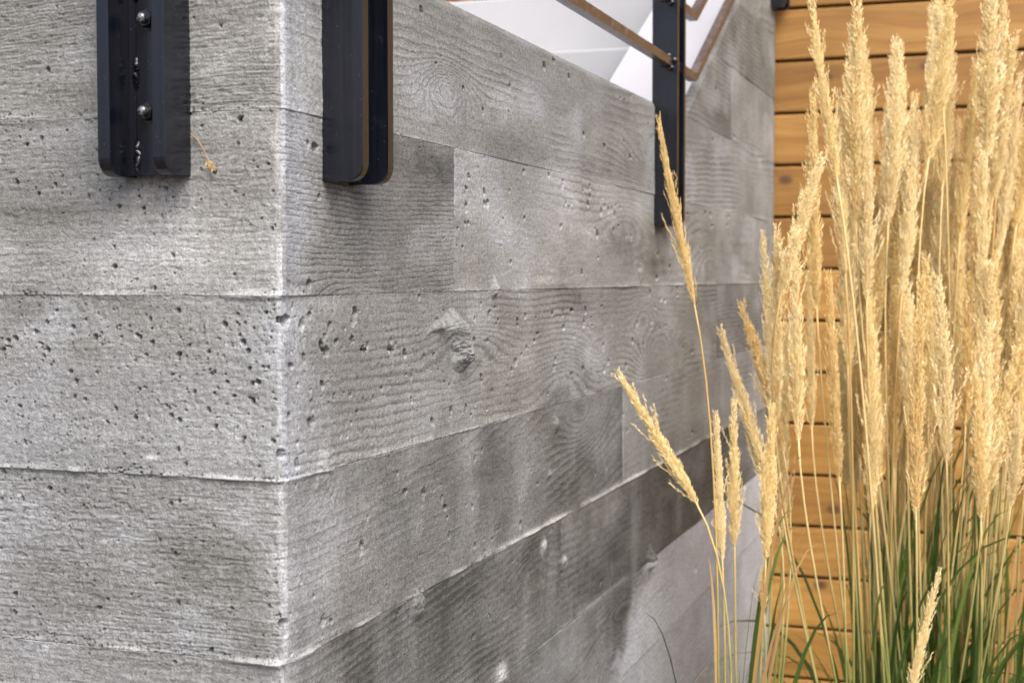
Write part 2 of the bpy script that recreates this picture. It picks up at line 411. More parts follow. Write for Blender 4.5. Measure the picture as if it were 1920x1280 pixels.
BOARDS = [
    # ---- front face
    B('front', 1, 0, 1.4, 11, 0.305, sp=0.0052, amp=0.0009, fib=0.0004, gd=0.05, warm=0.55, pores=50, tiny=500, bow=0.5),
    B('front', 2, 0, 1.4, 12, 0.36, sp=0.006, amp=0.00015, fib=0.0003, pores=130, tiny=650, off=0.0004, mott=0.05, warm=0.45),
    B('front', 3, 0, 1.4, 13, 0.355, sp=0.009, amp=0.00035, fib=0.00018, rough=0.0003, pores=170, tiny=700, off=-0.0006, v0=0.03, d0=0.03, ds=-0.12, warm=0.2),
    B('front', 4, 0, 1.4, 14, 0.315, sp=0.0062, amp=0.0006, fib=0.0004, rough=0.00028, pores=60, tiny=800, off=-0.0010, warm=0.35, gd=0.04, bow=-0.3),
    B('front', 5, 0, 1.4, 15, 0.330, sp=0.0055, amp=0.0005, fib=0.0004, pores=30, tiny=150, off=-0.0018, dz=0.001, warm=0.4),
    B('front', 6, 0, 1.4, 16, 0.33, dz=0.006, pores=0, tiny=0), B('front', 7, 0, 1.4, 17, 0.31, dz=0.006, pores=0, tiny=0),
    B('front', 8, 0, 1.4, 18, 0.33, dz=0.006, pores=0, tiny=0), B('front', 9, 0, 1.4, 19, 0.30, dz=0.006, pores=0, tiny=0),
    B('front', 10, 0, 1.4, 20, 0.28, dz=0.006, pores=0, tiny=0),
    # ---- side face
    B('side', 1, 0, Y_END, 31, 0.325, sp=0.0085, amp=0.0007, gd=0.07, warm=0.45, pores=70, tiny=260, v0=0.21, d0=0.06, ds=0.035, off=0.0004,
      knots=((0.33, 0.055, 7, 0.06, 0.022), (1.12, 0.045, -4, 0.10, 0.03))),
    B('side', 2, 0, 0.351, 32, 0.225, sp=0.0044, amp=0.0011, gd=0.06, warm=0.55, pores=26, tiny=160, off=0.0, bow=0.25, rough=0.00016, dz=0.0007,
      knots=((0.03, -0.01, 4, 0.05, 0.02),)),
    B('side', 2, 0.351, 2.068, 33, 0.36, sp=0.0105, amp=0.0008, gd=0.03, warm=0.5, pores=190, tiny=500, off=0.0009, v0=0.062, d0=0.001, ds=0.022, dz=0.00085,
      knots=((0.78, 0.05, 2.2, 0.10, 0.022), (1.02, 0.09, -2.5, 0.10, 0.03), (1.62, 0.04, 3.5, 0.12, 0.03), (1.35, 0.10, 2.5, 0.10, 0.02))),
    B('side', 2, 2.068, Y_END, 34, 0.36, off=-0.0006, dz=0.0016, pores=8, tiny=20),
    B('side', 3, 0, 1.687, 35, 0.30, sp=0.0080, amp=0.0008, gd=0.05, warm=0.55, pores=300, tiny=800, off=-0.0003, v0=-0.04, d0=0.01, ds=0.03, dz=0.00075,
      knots=((0.40, 0.085, -3.0, 0.10, 0.02), (0.36, 0.055, 1.6, 0.06, 0.016), (1.22, 0.035, 8.0, 0.12, 0.032), (1.12, 0.10, -3.0, 0.06, 0.022), (0.72, 0.03, -3.2, 0.11, 0.03), (0.86, 0.06, 2.2, 0.06, 0.03))),
    B('side', 3, 1.687, Y_END, 36, 0.22, sp=0.008, off=-0.0012, dz=0.0016, pores=14, tiny=30, warm=0.4),
    B('side', 4, 0, 1.001, 37, 0.205, sp=0.0088, amp=0.0008, gd=0.05, warm=0.6, pores=55, tiny=260, off=-0.0009, v0=0.20, d0=0.02, ds=0.16, dz=0.0008,
      knots=((0.80, 0.12, -6.0, 0.09, 0.04), (0.40, 0.01, 2.0, 0.10, 0.03))),
    B('side', 4, 1.001, Y_END, 38, 0.33, sp=0.0095, amp=0.0007, gd=0.06, warm=0.4, pores=16, tiny=50, off=0.0012, dz=0.0014, v0=0.21, d0=0.03, ds=0.03,
      knots=((1.75, 0.06, 5, 0.15, 0.03),)),
    B('side', 5, 0, 0.708, 39, 0.165, sp=0.0075, amp=0.0007, gd=0.04, warm=0.65, pores=30, tiny=120, off=-0.0022, dz=0.0009, v0=0.22, d0=0.02, ds=0.09,
      knots=((0.60, 0.10, 3, 0.07, 0.03),)),
    B('side', 5, 0.708, Y_END, 40, 0.142, sp=0.011, amp=0.0004, gd=0.02, warm=0.7, pores=26, tiny=60, off=-0.0008, dz=0.0012),
    B('side', 6, 0, Y_END, 41, 0.185, sp=0.0075, amp=0.0006, gd=0.04, warm=0.45, pores=20, tiny=40, off=-0.0016, dz=0.0016, v0=0.09, d0=0.002, ds=0.02,
      knots=((0.95, 0.05, 5, 0.09, 0.04), (1.0, 0.10, -3, 0.08, 0.03))),
    B('side', 7, 0, Y_END, 42, 0.52, sp=0.009, amp=0.0003, gd=0.02, warm=-0.9, pores=14, tiny=20, off=-0.0028, dz=0.002),
    B('side', 8, 0, Y_END, 43, 0.48, off=-0.0042, dz=0.006, pores=0, tiny=0), B('side', 9, 0, Y_END, 44, 0.33, dz=0.006, pores=0, tiny=0),
    B('side', 10, 0, Y_END, 45, 0.30, dz=0.006, pores=0, tiny=0),
    # ---- rising part beside the steps
    B('side', 0, Y_SLOPE, 1.815, 51, 0.215, sp=0.010, amp=0.0004, dz=0.0014, pores=10, tiny=30, warm=0.85, off=0.0003),
    B('side', 0, 1.815, Y_END, 52, 0.31, sp=0.010, amp=0.0004, dz=0.0016, pores=14, tiny=30, warm=0.5, off=-0.0004),
    B('side', -1, Y_SLOPE + BH / SLOPE, Y_END, 53, 0.225, sp=0.010, dz=0.0018, pores=8, tiny=20, warm=0.85, off=0.0012),
    B('side', -2, Y_SLOPE + 2 * BH / SLOPE, Y_END, 54, 0.30, dz=0.003, pores=0, tiny=0, warm=0.7),
    B('side', -3, Y_SLOPE + 3 * BH / SLOPE, Y_END, 55, 0.30, dz=0.003, pores=0, tiny=0, warm=0.7),
]

# casting stains: (face, u, z above eye, ru, rz, change of albedo)
STAINS = [
    ('front', 0.10, 0.020, 0.11, 0.032, 0.12), ('front', 0.23, 0.045, 0.10, 0.016, -0.07), ('front', 0.05, 0.030, 0.025, 0.03, -0.05),
    ('front', 0.20, 0.05, 0.07, 0.010, -0.05), ('front', 0.26, 0.02, 0.03, 0.03, 0.06), ('front', 0.20, -0.025, 0.10, 0.012, -0.10),
    ('front', 0.09, -0.045, 0.06, 0.02, -0.05), ('front', 0.22, -0.115, 0.07, 0.03, 0.06), ('front', 0.06, -0.12, 0.05, 0.03, 0.06),
    ('front', 0.06, -0.225, 0.07, 0.03, -0.07), ('front', 0.20, -0.215, 0.05, 0.02, 0.04), ('front', 0.13, -0.28, 0.05, 0.015, 0.06),
    ('front', 0.05, 0.155, 0.035, 0.03, 0.06), ('front', 0.20, 0.16, 0.06, 0.03, -0.04), ('front', 0.20, 0.11, 0.07, 0.01, 0.05),
    ('side', 0.28, 0.105, 0.08, 0.022, -0.10), ('side', 0.30, 0.03, 0.05, 0.05, -0.05), ('side', 1.02, 0.045, 0.13, 0.030, -0.15),
    ('side', 1.20, 0.015, 0.20, 0.02, -0.08), ('side', 0.75, 0.14, 0.25, 0.012, -0.08), ('side', 1.05, 0.16, 0.15, 0.03, -0.08),
    ('side', 1.75, 0.06, 0.22, 0.045, -0.09), ('side', 1.50, 0.02, 0.10, 0.03, 0.04), ('side', 0.65, -0.005, 0.10, 0.006, 0.12),
    ('side', 0.78, -0.03, 0.07, 0.018, -0.10), ('side', 0.36, -0.075, 0.07, 0.035, -0.06), ('side', 0.48, -0.12, 0.10, 0.03, -0.04),
    ('side', 0.82, -0.09, 0.10, 0.03, 0.06), ('side', 1.20, -0.06, 0.16, 0.05, 0.03), ('side', 0.20, -0.11, 0.07, 0.04, 0.04),
    ('side', 0.10, -0.22, 0.10, 0.06, 0.085), ('side', 0.40, -0.19, 0.022, 0.08, 0.06), ('side', 0.56, -0.22, 0.03, 0.09, 0.045),
    ('side', 0.75, -0.25, 0.10, 0.05, -0.03), ('side', 0.86, -0.20, 0.07, 0.03, 0.05), ('side', 0.22, -0.27, 0.08, 0.02, -0.06),
    ('side', 0.05, -0.36, 0.06, 0.07, 0.12), ('side', 0.45, -0.33, 0.03, 0.06, 0.03), ('side', 0.95, -0.33, 0.05, 0.03, 0.05),
    ('side', 1.55, -0.33, 0.10, 0.04, 0.03), ('side', 2.1, -0.36, 0.2, 0.07, 0.10), ('side', 0.70, -0.48, 0.12, 0.04, 0.05),
    ('side', 0.64, -0.318, 0.012, 0.009, 0.25), ('side', 0.72, -0.35, 0.012, 0.005, 0.22), ('side', 0.49, -0.43, 0.02, 0.010, 0.30),
    ('side', 1.75, 0.31, 0.10, 0.05, -0.05), ('side', 2.05, 0.34, 0.10, 0.04, 0.06), ('side', 2.2, 0.20, 0.15, 0.04, 0.04),
    ('front', 0.116, -0.141, 0.005, 0.002, 0.35), ('side', 0.15, 0.19, 0.12, 0.05, 0.03),
]
# lumps of grout left on the face: (u, z above eye, radius, height)
LUMPS = [(0.462, -0.013, 0.0085, 0.009), (0.683, -0.178, 0.008, 0.008), (0.068, -0.156, 0.012, 0.005), (0.255, -0.305, 0.012, 0.009),
         (0.641, -0.318, 0.007, 0.004), (1.165, -0.437, 0.015, 0.016), (0.487, -0.432, 0.016, 0.006), (0.72, -0.35, 0.005, 0.004),
         (1.10, 0.005, 0.012, 0.006), (0.66, -0.235, 0.005, 0.004)]
# grout fins where boards met: (face, row above the joint) -> height, whiteness, from u, to u
FINS = {('front', 1): (0.0014, 0.08, 0, 9), ('front', 2): (0.0022, 0.12, 0, 9), ('front', 3): (0.0022, 0.13, 0, 9), ('front', 4): (0.0030, 0.15, 0, 9),
        ('side', 1): (0.0006, 0.05, 0, 9), ('side', 2): (0.0009, 0.07, 0, 9), ('side', 3): (0.0022, 0.14, 0, 0.55), ('side', 4): (0.0034, 0.26, 0.02, 1.9),
        ('side', 5): (0.0016, 0.17, 0.70, 1.05), ('side', 0): (0.0006, 0.03, 0, 9)}

def fin(face, r, U, dist):
    f = FINS.get((face, r))
    if not f: return 0.0, 0.0
    a = np.clip(0.55 + 0.75 * fbm(U * 14 + r * 7, U * 0 + r, 5, 2) + 0.38 * fbm(U * 75, U * 0 + 3.3 * r, 9, 3), 0, 1.7)
    a = a * sstep(f[2] - 0.02, f[2] + 0.02, U) * (1 - sstep(f[3] - 0.1, f[3] + 0.1, U))
    w = 0.0016 + 0.0012 * np.clip(noise(U * 30, U * 0 + r * 3.1, 77) + 0.4, 0, 1.5)
    k = np.exp(-(dist / w) ** 2)
    return (1.3 if face == 'front' else 0.75) * f[0] * a * k, f[1] * np.minimum(a, 1.0) * np.exp(-(dist / (w * (2.3 if face == 'side' else 1.9))) ** 2)

def field(b, U, V, Z):
    """relief h (m, outwards) and albedo of one board's imprint"""
    s, face = b['seed'], b['face']
    warp = 0.007 * fbm(U * 3.2, V * 7, s) + 0.0014 * fbm(U * 22, V * 60, s + 1, 2) + b['bow'] * 0.02 * np.sin(U * 9 + s)
    d = b['d0'] + b['ds'] * U + 0.012 * fbm(U * 2.3, V * 3, s + 2, 2)
    g = np.sqrt((V - b['v0'] + warp) ** 2 + d * d) / b['sp']
    for ku, kv, ks, lu, lv in b['knots']:
        g = g + ks * np.exp(-(((U - ku) / lu) ** 2 + ((V - kv) / lv) ** 2))
    g = g + 0.10 * noise(U * 130, V * 330, s + 3) + 0.07 * noise(U * 330, V * 700, s + 4)
    t = g - np.floor(g)
    mask = np.clip(0.45 + 1.1 * fbm(U * 4, V * 13, s + 5, 2), 0.04, 1.3)
    groove = np.exp(-((t - 0.5) / b['gw']) ** 2) * mask
    fibre = fbm(U * 55, V * 620, s + 6, 2)
    coarse = fbm(U * 14, V * 110, s + 7, 2)
    grit = noise(U * 640, V * 640, s + 8) * 0.6 + noise(U * 300, V * 300, s + 9)
    und = fbm(U * 6, V * 9, s + 10, 2)
    h = b['off'] + b['amp'] * (-groove + b['saw'] * np.sin(2 * math.pi * (t - 0.15)) * mask) + b['fib'] * (fibre + 0.8 * coarse) + b['rough'] * grit + 0.0007 * und
    # small ragged tears lying along the grain
    tear = sstep(0.55, 0.95, fbm(U * 120, V * 420, s + 11, 2))
    h = h - b['fib'] * 2.2 * tear
    m = b['mott']
    tone = b['tone'] + m * 1.2 * fbm(U * 4, V * 9, s + 12) + m * 0.9 * fbm(U * 16, V * 34, s + 13) + m * 0.45 * grit * 0.6 + m * 0.6 * fibre
    tone = tone - b['gd'] * groove + b['fig'] * np.sin(2 * math.pi * t + 0.8) * mask
    # lime bloom and damp form-oil patches
    low = face == 'side' and b['r'] >= 4
    bloom = sstep(0.05, 0.75, fbm(U * (16 if low else 7 if face == 'side' else 10), Z * (6 if low else 13), 500 + s // 3, 5)) * (0.6 if low else 1.0)
    damp = sstep(0.05, 0.80, fbm(U * 6, Z * 15, 640 + s // 3, 4))
    tone = tone + 0.11 * bloom - (0.030 if low else 0.060) * damp
    # vertical run marks
    run = fbm(U * 22 + 0.4 * noise(U * 3, Z * 3, s), Z * 2.2, s // 30 + 300, 2)
    tone = tone + 0.022 * run
    warm = b['warm'] + 0.25 * fbm(U * 5, Z * 7, 401 + s // 30, 2) - 0.7 * bloom + 0.4 * damp
    if face == 'side':
        near = np.exp(-(U / 0.045) ** 1.3)
        streak = fbm(U * 60, Z * 4, 71, 2)
        tone = tone + near * (0.10 + 0.11 * streak); warm = warm - 1.0 * near
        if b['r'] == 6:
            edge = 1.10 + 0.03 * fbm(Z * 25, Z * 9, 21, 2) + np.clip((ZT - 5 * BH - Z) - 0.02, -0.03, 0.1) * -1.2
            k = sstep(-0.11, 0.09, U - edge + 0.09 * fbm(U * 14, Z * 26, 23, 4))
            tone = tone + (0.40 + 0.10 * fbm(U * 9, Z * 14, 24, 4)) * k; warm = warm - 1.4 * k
    else:
        near = np.exp(-(U / 0.013) ** 2) * (0.6 + 0.7 * fbm(U * 70, Z * 60, 72, 3))
        tone = tone + 0.20 * np.clip(near, 0, 1); warm = warm - 0.5 * near
        tone = tone + 0.03 * np.exp(-(U / 0.05) ** 2)
        warm = warm - 0.25 * sstep(0.1, -0.3, Z - EYE)
    for f, su, sz, ru, rz, dt in STAINS:
        if f != face: continue
        if su + 3 * ru < U.min() or su - 3 * ru > U.max() or abs(sz + EYE - Z.mean()) > 3 * rz + 0.08: continue
        q = ((U - su) / ru) ** 2 + ((Z - EYE - sz) / rz) ** 2
        q = q * (1 + 0.5 * fbm(U / ru * 1.3, Z / rz * 1.3, 99, 3))
        k = np.exp(-np.clip(q, 0, 40) ** 1.4)
        k = k * np.clip(0.85 + 0.5 * fbm(U * 45, Z * 45, 97, 3), 0, 1.3)
        tone = tone + (1.3 if dt > 0 else 0.95) * dt * k
        warm = warm + (0.35 if dt < 0 else -0.25) * k
    if face == 'side':
        for lu, lz, lr, lh in LUMPS:
            if lu + 3 * lr < U.min() or lu - 3 * lr > U.max(): continue
            q = ((U - lu) / lr) ** 2 + ((Z - EYE - lz) / lr) ** 2
            k = np.exp(-np.clip(q * (1 + 0.6 * noise(U / lr * 2, Z / lr * 2, 5)), 0, 40) ** 1.5)
            h = h + 0.65 * lh * k * (1 + 0.25 * noise(U * 400, Z * 400, 6)); tone = tone + 0.02 * k
    z0, z1 = row_z(b['r'])
    for rr, dist in ((b['r'], Z - z0), (b['r'] - 1, z1 - Z)):
        dh, dt = fin(face, rr, U, dist)
        h = h + dh; tone = tone + dt
    # crumbled arris at the corner
    if b['u0'] == 0:
        c = 0.0022 + 0.0010 * fbm(Z * 60, Z * 11, 33, 3)
        h = h - np.clip(c, 0.0006, 0.006) * np.clip(1 - U / 0.0055, 0, 1) ** 1.6
    if b['r'] <= 0:                           # chamfered top arris along the slope
        h = h - 0.004 * np.exp(-((b['top'](U) - Z) / 0.004) ** 2)
    elif b['r'] == 1:
        h = h - 0.0035 * np.exp(-((ZT - Z) / 0.004) ** 2) * (1 - sstep(Y_SLOPE - 0.02, Y_SLOPE, U) * (1 if face == 'side' else 0))
        tone = tone + 0.05 * np.exp(-((ZT - Z) / 0.004) ** 2) * (1 - sstep(Y_SLOPE - 0.02, Y_SLOPE, U) * (1 if face == 'side' else 0))
    return h, tone, warm

def pit(b, U, Z, h, tone):
    """air holes: real cavities in the relief"""
    rng = np.random.RandomState(b['seed'] * 7 + 3)
    u_hi = min(b['u1'], 0.29) if b['face'] == 'front' else b['u1']
    cu, rows = U[0], Z
    for kind, n in (('big', b['pores']), ('tiny', b['tiny'])):
        for i in range(n):
            if b['face'] == 'side':           # most holes drawn where the face is near enough to show them
                pu = b['u0'] + (u_hi - b['u0']) * rng.rand() ** 1.5
            else:
                pu = u_hi * rng.rand()
            z0, z1 = row_z(b['r'])
            cl = rng.rand(); keep = rng.rand()
            pz = z0 + 0.004 + (z1 - z0 - 0.008) * (cl if rng.rand() < 0.6 else cl ** 0.6)
            if kind == 'tiny' and rng.rand() < 0.35: pz = z0 + 0.0005 + 0.005 * rng.rand() ** 1.5 if rng.rand() < 0.75 else z1 - 0.004 * rng.rand()
            if pu < 0.0045 and keep > 0.15: continue
            if keep < 0.75 and float(noise(pu * (26 if b['face'] == 'front' else 9), pz * 30, 888)) < 0.02: continue
            r = 0.0009 + (b['pmax'] - 0.0009) * rng.rand() ** (2.3 if b['face'] == 'front' else 2.0) if kind == 'big' else 0.00045 + 0.0004 * rng.rand()
            ru = r * (0.8 + 0.5 * rng.rand()) * (1.0 if b['face'] == 'front' else 1.15); rv = r * (0.85 + (0.4 if b['face'] == 'front' else 0.8) * rng.rand())
            ph = rng.rand() * 6.28
            i0, i1 = np.searchsorted(cu, [pu - 1.8 * ru, pu + 1.8 * ru])
            zc = rows[:, min(max(i0, 0), rows.shape[1] - 1)]
            j0, j1 = np.searchsorted(zc, [pz - 1.8 * rv, pz + 1.8 * rv])
            if i1 - i0 < 3 or j1 - j0 < 3: continue
            du = (U[j0:j1, i0:i1] - pu) / ru; dv = (Z[j0:j1, i0:i1] - pz) / rv
            ang = np.arctan2(dv, du)
            q = np.sqrt(du * du + dv * dv) * (1 + 0.12 * np.sin(2 * ang + ph) + 0.10 * np.sin(5 * ang + 2 * ph))
            k = 1 - sstep(0.66, 1.0, q)
            depth = (5.0 * r if kind == 'big' else 4.0 * r) * (0.7 + 0.6 * rng.rand())
            h[j0:j1, i0:i1] -= depth * k
    return h

def grid_mesh(name, P, C):
    nr, nc = P.shape[:2]
    me = bpy.data.meshes.new(name)
    idx = np.arange(nr * nc, dtype=np.int32).reshape(nr, nc)
    q = np.stack([idx[:-1, :-1], idx[:-1, 1:], idx[1:, 1:], idx[1:, :-1]], -1).reshape(-1, 4)
    me.vertices.add(nr * nc)
    me.vertices.foreach_set('co', P.reshape(-1).astype(np.float32))
    me.loops.add(q.size)
    me.loops.foreach_set('vertex_index', q.reshape(-1))
    me.polygons.add(len(q))
    me.polygons.foreach_set('loop_start', np.arange(0, q.size, 4, dtype=np.int32))
    me.polygons.foreach_set('use_smooth', np.ones(len(q), dtype=bool))
    me.update(calc_edges=True)
    a = me.attributes.new('stain', 'FLOAT_COLOR', 'POINT')
    a.data.foreach_set('color', C.reshape(-1).astype(np.float32))
    return me

def tint(tone, warm):
    tone = np.clip(tone * 0.67, 0.05, 0.55); w = np.clip(warm, -0.9, 1.2)
    return np.stack([tone * (0.958 + 0.026 * w), tone * (1.008 + 0.004 * w), tone * (1.030 - 0.075 * w), np.ones_like(tone)], -1)

wall = empty("concrete_wall", (0, 0, 0))
prop(wall, "grey board-formed concrete wall with a sharp vertical corner beside the steps", "wall", kind="thing")

calc = []
corner = {}
for b in BOARDS:
    z0, z1 = row_z(b['r'])
    z0 = max(z0, -0.02)
    gap = 0.00006
    z0 += gap; z1 -= gap
    allu = FRONT_U if b['face'] == 'front' else SIDE_U
    e0 = b['u0'] + (gap if b['u0'] > 0 else 0); e1 = b['u1'] - gap
    cu = allu[(allu > e0 + 1e-4) & (allu < e1 - 1e-4)]
    cu = np.concatenate([[e0], cu, [e1]])
    n = max(4, int((z1 - z0) / (b['dz'] * (1.15 if b['face'] == 'side' else 1.0))))
    v = np.linspace(0, 1, n)
    if b['r'] <= 0:
        top = lambda u: ZT + SLOPE * (u - Y_SLOPE)
        b['top'] = top
        zt = np.clip(top(cu), z0 + 0.0006, z1)
    else:
        zt = np.full_like(cu, z1)
    U = np.broadcast_to(cu[None, :], (n, len(cu))).copy()
    Z = z0 + v[:, None] * (zt[None, :] - z0)
    V = Z - row_z(b['r'])[0]
    h, tone, warm = field(b, U, V, Z)
    h = h + np.zeros_like(U)
    h = pit(b, U, Z, h, tone)
    if b['u0'] == 0:
        corner[(b['face'], b['r'])] = (Z[:, 0].copy(), h[:, 0].copy())
    calc.append((b, U, Z, h, tint(tone + np.zeros_like(U), warm + np.zeros_like(U))))

for b, U, Z, h, C in calc:
    other = 0.0
    if b['u0'] == 0:
        oz, oh = corner[('side' if b['face'] == 'front' else 'front', b['r'])]
        other = np.interp(Z[:, 0], oz, oh)[:, None] * np.clip(1 - U / 0.006, 0, 1)
    # turned-in edges so that every imprint is a solid tile of its own
    padc = ((1, 1), (0 if b['u0'] == 0 else 1, 1))
    Up, Zp, hp = np.pad(U, padc, 'edge'), np.pad(Z, padc, 'edge'), np.pad(h, padc, 'edge').copy()
    op = np.pad(other, padc, 'edge') if not np.isscalar(other) else 0.0
    Cp = np.pad(C, padc + ((0, 0),), 'edge')
    hp[0] -= 0.012; hp[-1] -= 0.012; hp[:, -1] -= 0.012
    if b['u0'] > 0: hp[:, 0] -= 0.012
    if b['face'] == 'front':
        P = np.stack([-Up + op, -hp, Zp], -1)[:, ::-1]; Cp = Cp[:, ::-1]
    else:
        P = np.stack([hp, Up - op, Zp], -1)
    child("board_imprint", grid_mesh("board_imprint", P, Cp), M_CONC, wall)
del calc

# solid body behind the imprints
bm = bmesh.new()
yz = [(0.0085, -0.05), (Y_END - 0.003, -0.05), (Y_END - 0.003, ZT + SLOPE * (Y_END - Y_SLOPE) - 0.006), (Y_SLOPE, ZT - 0.006), (0.0085, ZT - 0.006)]
bm_prism(bm, [Vector((-0.0085, y, z)) for y, z in yz], Vector((-THICK + 0.0085, 0, 0)))
bm_box(bm, (-1.39, 0.0085, -0.05), (-THICK - 0.0006, THICK, ZT - 0.006))
child("core", bm_mesh("core", bm), M_CORE, wall)
# trowelled top surfaces
bm = bmesh.new()
def cap_prism(x0, x1, pts):
    bm_prism(bm, [Vector((x0, y, z)) for y, z in pts], Vector((x1 - x0, 0, 0)))
cap_prism(-0.0045, -THICK - 0.001, [(0.004, ZT - 0.0055), (Y_SLOPE, ZT - 0.0055), (Y_SLOPE, ZT - 0.0008), (0.004, ZT - 0.0008)])
cap_prism(-THICK - 0.0015, -1.39, [(0.004, ZT - 0.0055), (THICK, ZT - 0.0055), (THICK, ZT - 0.0008), (0.004, ZT - 0.0008)])
child("level_coping", bm_mesh("level_coping", bm), M_CAP, wall)
bm = bmesh.new()
ye = Y_END - 0.002; ze = ZT + SLOPE * (ye - Y_SLOPE)
cap_prism(-0.0035, -THICK - 0.001, [(Y_SLOPE + 0.0005, ZT - 0.0052), (ye, ze - 0.0052), (ye, ze - 0.0002), (Y_SLOPE + 0.0005, ZT - 0.0005)])
child("sloping_coping", bm_mesh("sloping_coping", bm), M_CAP, wall)

# torn knot left standing on the side face
def build_knot():
    a = np.linspace(-0.070, 0.048, 190); c = np.linspace(-0.042, 0.036, 130)
    A, Cc = np.meshgrid(a, c)
    wob = 0.003 * fbm(A * 60, Cc * 60, 3, 3)
    A2, C2 = A + wob, Cc + 0.004 * fbm(A * 50, Cc * 50, 8, 3)
    ridge = [(-0.068, 0.004, 0.0036, 0.004), (-0.055, 0.007, 0.0050, 0.006), (-0.038, 0.009, 0.0065, 0.008), (-0.020, 0.010, 0.0090, 0.011), (-0.004, 0.009, 0.0145, 0.016),
             (0.008, 0.001, 0.018, 0.018), (0.014, -0.010, 0.018, 0.018), (0.019, -0.018, 0.016, 0.015), (0.030, -0.014, 0.012, 0.012), (0.034, 0.0, 0.008, 0.009)]
    h = np.zeros_like(A)
    for p0, p1 in zip(ridge, ridge[1:]):
        for f in np.linspace(0, 1, 7)[:-1]:
            ra, rc, rh, rr = [p0[i] + (p1[i] - p0[i]) * f for i in range(4)]
            q = np.sqrt((A2 - ra) ** 2 + (C2 - rc) ** 2) / rr
            h = np.maximum(h, rh * np.exp(-np.clip(q, 0, 6) ** 2.1))
    h = h - 0.011 * np.exp(-((A2 - 0.022 - 0.3 * C2) / 0.006) ** 2 - ((C2 - 0.002) / 0.011) ** 2)
    ragged = sstep(0.002, -0.016, Cc)
    under = 0.0022 * np.exp(-np.clip(((A - 0.012) / 0.024) ** 2 + ((Cc + 0.028) / 0.010) ** 2, 0, 30) ** 3)
    grain = 0.00025 * np.sin(2 * math.pi * (Cc - 0.25 * A + wob * 2) / 0.0048) * sstep(0.003, 0.010, h)
    h = h + grain + (0.0006 + 0.0016 * ragged) * (fbm(A * 240, Cc * 240, 12, 3) + 0.6 * noise(A * 700, Cc * 700, 13)) * sstep(0.002, 0.008, h) + under
    h = h - 0.0032
    tone = 0.29 + 0.05 * fbm(A * 120, Cc * 120, 14, 3)
    P = np.stack([h, A + 0.348, Cc + EYE - 0.058], -1)
    child("torn_knot", grid_mesh("torn_knot", P, tint(tone, 0.2 + 0 * tone)), M_CONC, wall)
build_knot()

# ------------------------------------------------------------------ concrete steps behind the wall
steps = empty("concrete_steps", (-THICK, Y_SLOPE, 0))
prop(steps, "pale smooth concrete steps rising behind the board-formed wall", "steps", kind="thing")
RISE, RUN = 0.17, 0.30
STEP0 = EYE + 0.268
for k in range(3):
    y0 = 1.414 + RUN * k; zt = STEP0 + RISE * k
    y1 = 1.414 + RUN * (k + 1) - 0.001 if k < 2 else 3.93
    bm = bmesh.new()
    bm_box(bm, (-1.75, y0, zt - RISE - 0.02 if k else -0.03), (-THICK - 0.0015, y1, zt), 0.006, 3)
    child("step" if k < 2 else "landing", bm_mesh("step", bm, False), M_STEP, steps)
bm = bmesh.new()
bm_box(bm, (-1.75, THICK + 0.002, -0.03), (-THICK - 0.0015, 1.412, STEP0 - RISE), 0.004)
child("lower_landing", bm_mesh("lower_landing", bm), M_STEP, steps)

# ------------------------------------------------------------------ cedar walls
def cedar_wall(name, label, x0, x1, y, zlo, zhi, phase, mat):
    w = empty(name, (x0, y, zlo))
    prop(w, label, "wall", kind="thing")
    pitch, hgt = 0.119, 0.1125
    bm = bmesh.new()
    L = x1 - x0
    fs = bm_box(bm, (0, 0, -hgt / 2), (L, 0.018, hgt / 2), 0.0042, 3)
    me = bm_mesh("plank", bm); me.materials.append(mat)
    k0 = math.ceil((zlo - phase) / pitch); k1 = int((zhi - phase) / pitch)
    rnd = random.Random(8)
    for k in range(k0, k1):
        o = bpy.data.objects.new("plank", me); COL.objects.link(o); o.parent = w
        o.location = (rnd.uniform(0, 0.001), rnd.uniform(0.0008, 0.0028), phase + pitch * (k + 0.5) - zlo)
        o.rotation_euler = (rnd.uniform(-0.006, 0.006), rnd.uniform(-0.0006, 0.0006), 0)
    bm = bmesh.new(); bm_box(bm, (x0 + 0.002, y + 0.0155, zlo), (x1 - 0.002, y + 0.15, phase + pitch * k1 - 0.004))
    child("backing", bm_mesh("backing", bm), M_PAPER, w)
    return w
cedar_wall("cedar_wall", "honey-coloured horizontal cedar plank wall behind the tall dry grass", -0.155, 2.6, Y_END + 0.002, -0.05, EYE + 1.6, EYE + 0.017, M_CEDAR)
pw = cedar_wall("cedar_wall", "orange cedar plank wall at the top of the pale steps", -3.4, -1.345, 3.95, EYE + 0.60, EYE + 3.0, EYE + 0.612, M_CEDAR2)
door = empty("house_door", (-0.85, 3.97, STEP0 + 2 * RISE))
prop(door, "pale painted door beside the cedar planks above the landing", "door", kind="thing")
bm = bmesh.new(); bm_box(bm, (-1.26, 3.975, STEP0 + 2 * RISE + 0.004), (-0.36, 4.02, STEP0 + 2 * RISE + 2.05), 0.003)
child("leaf", bm_mesh("leaf", bm), M_WHITE, door)
bm = bmesh.new()
for a, b_ in (((-1.338, 3.955), (-1.263, 4.03)), ((-0.357, 3.955), (-0.28, 4.03))):
    bm_box(bm, (a[0], a[1], STEP0 + 2 * RISE + 0.002), (b_[0], b_[1], STEP0 + 2 * RISE + 2.13), 0.002)
child("frame", bm_mesh("frame", bm), M_BLACK, door)
bm = bmesh.new(); bm_tube(bm, [(-1.19, 3.974, STEP0 + 1.35), (-1.19, 3.93, STEP0 + 1.35), (-1.08, 3.925, STEP0 + 1.35)], 0.009, 8)
child("handle", bm_mesh("handle", bm, True), M_BOLT, door)

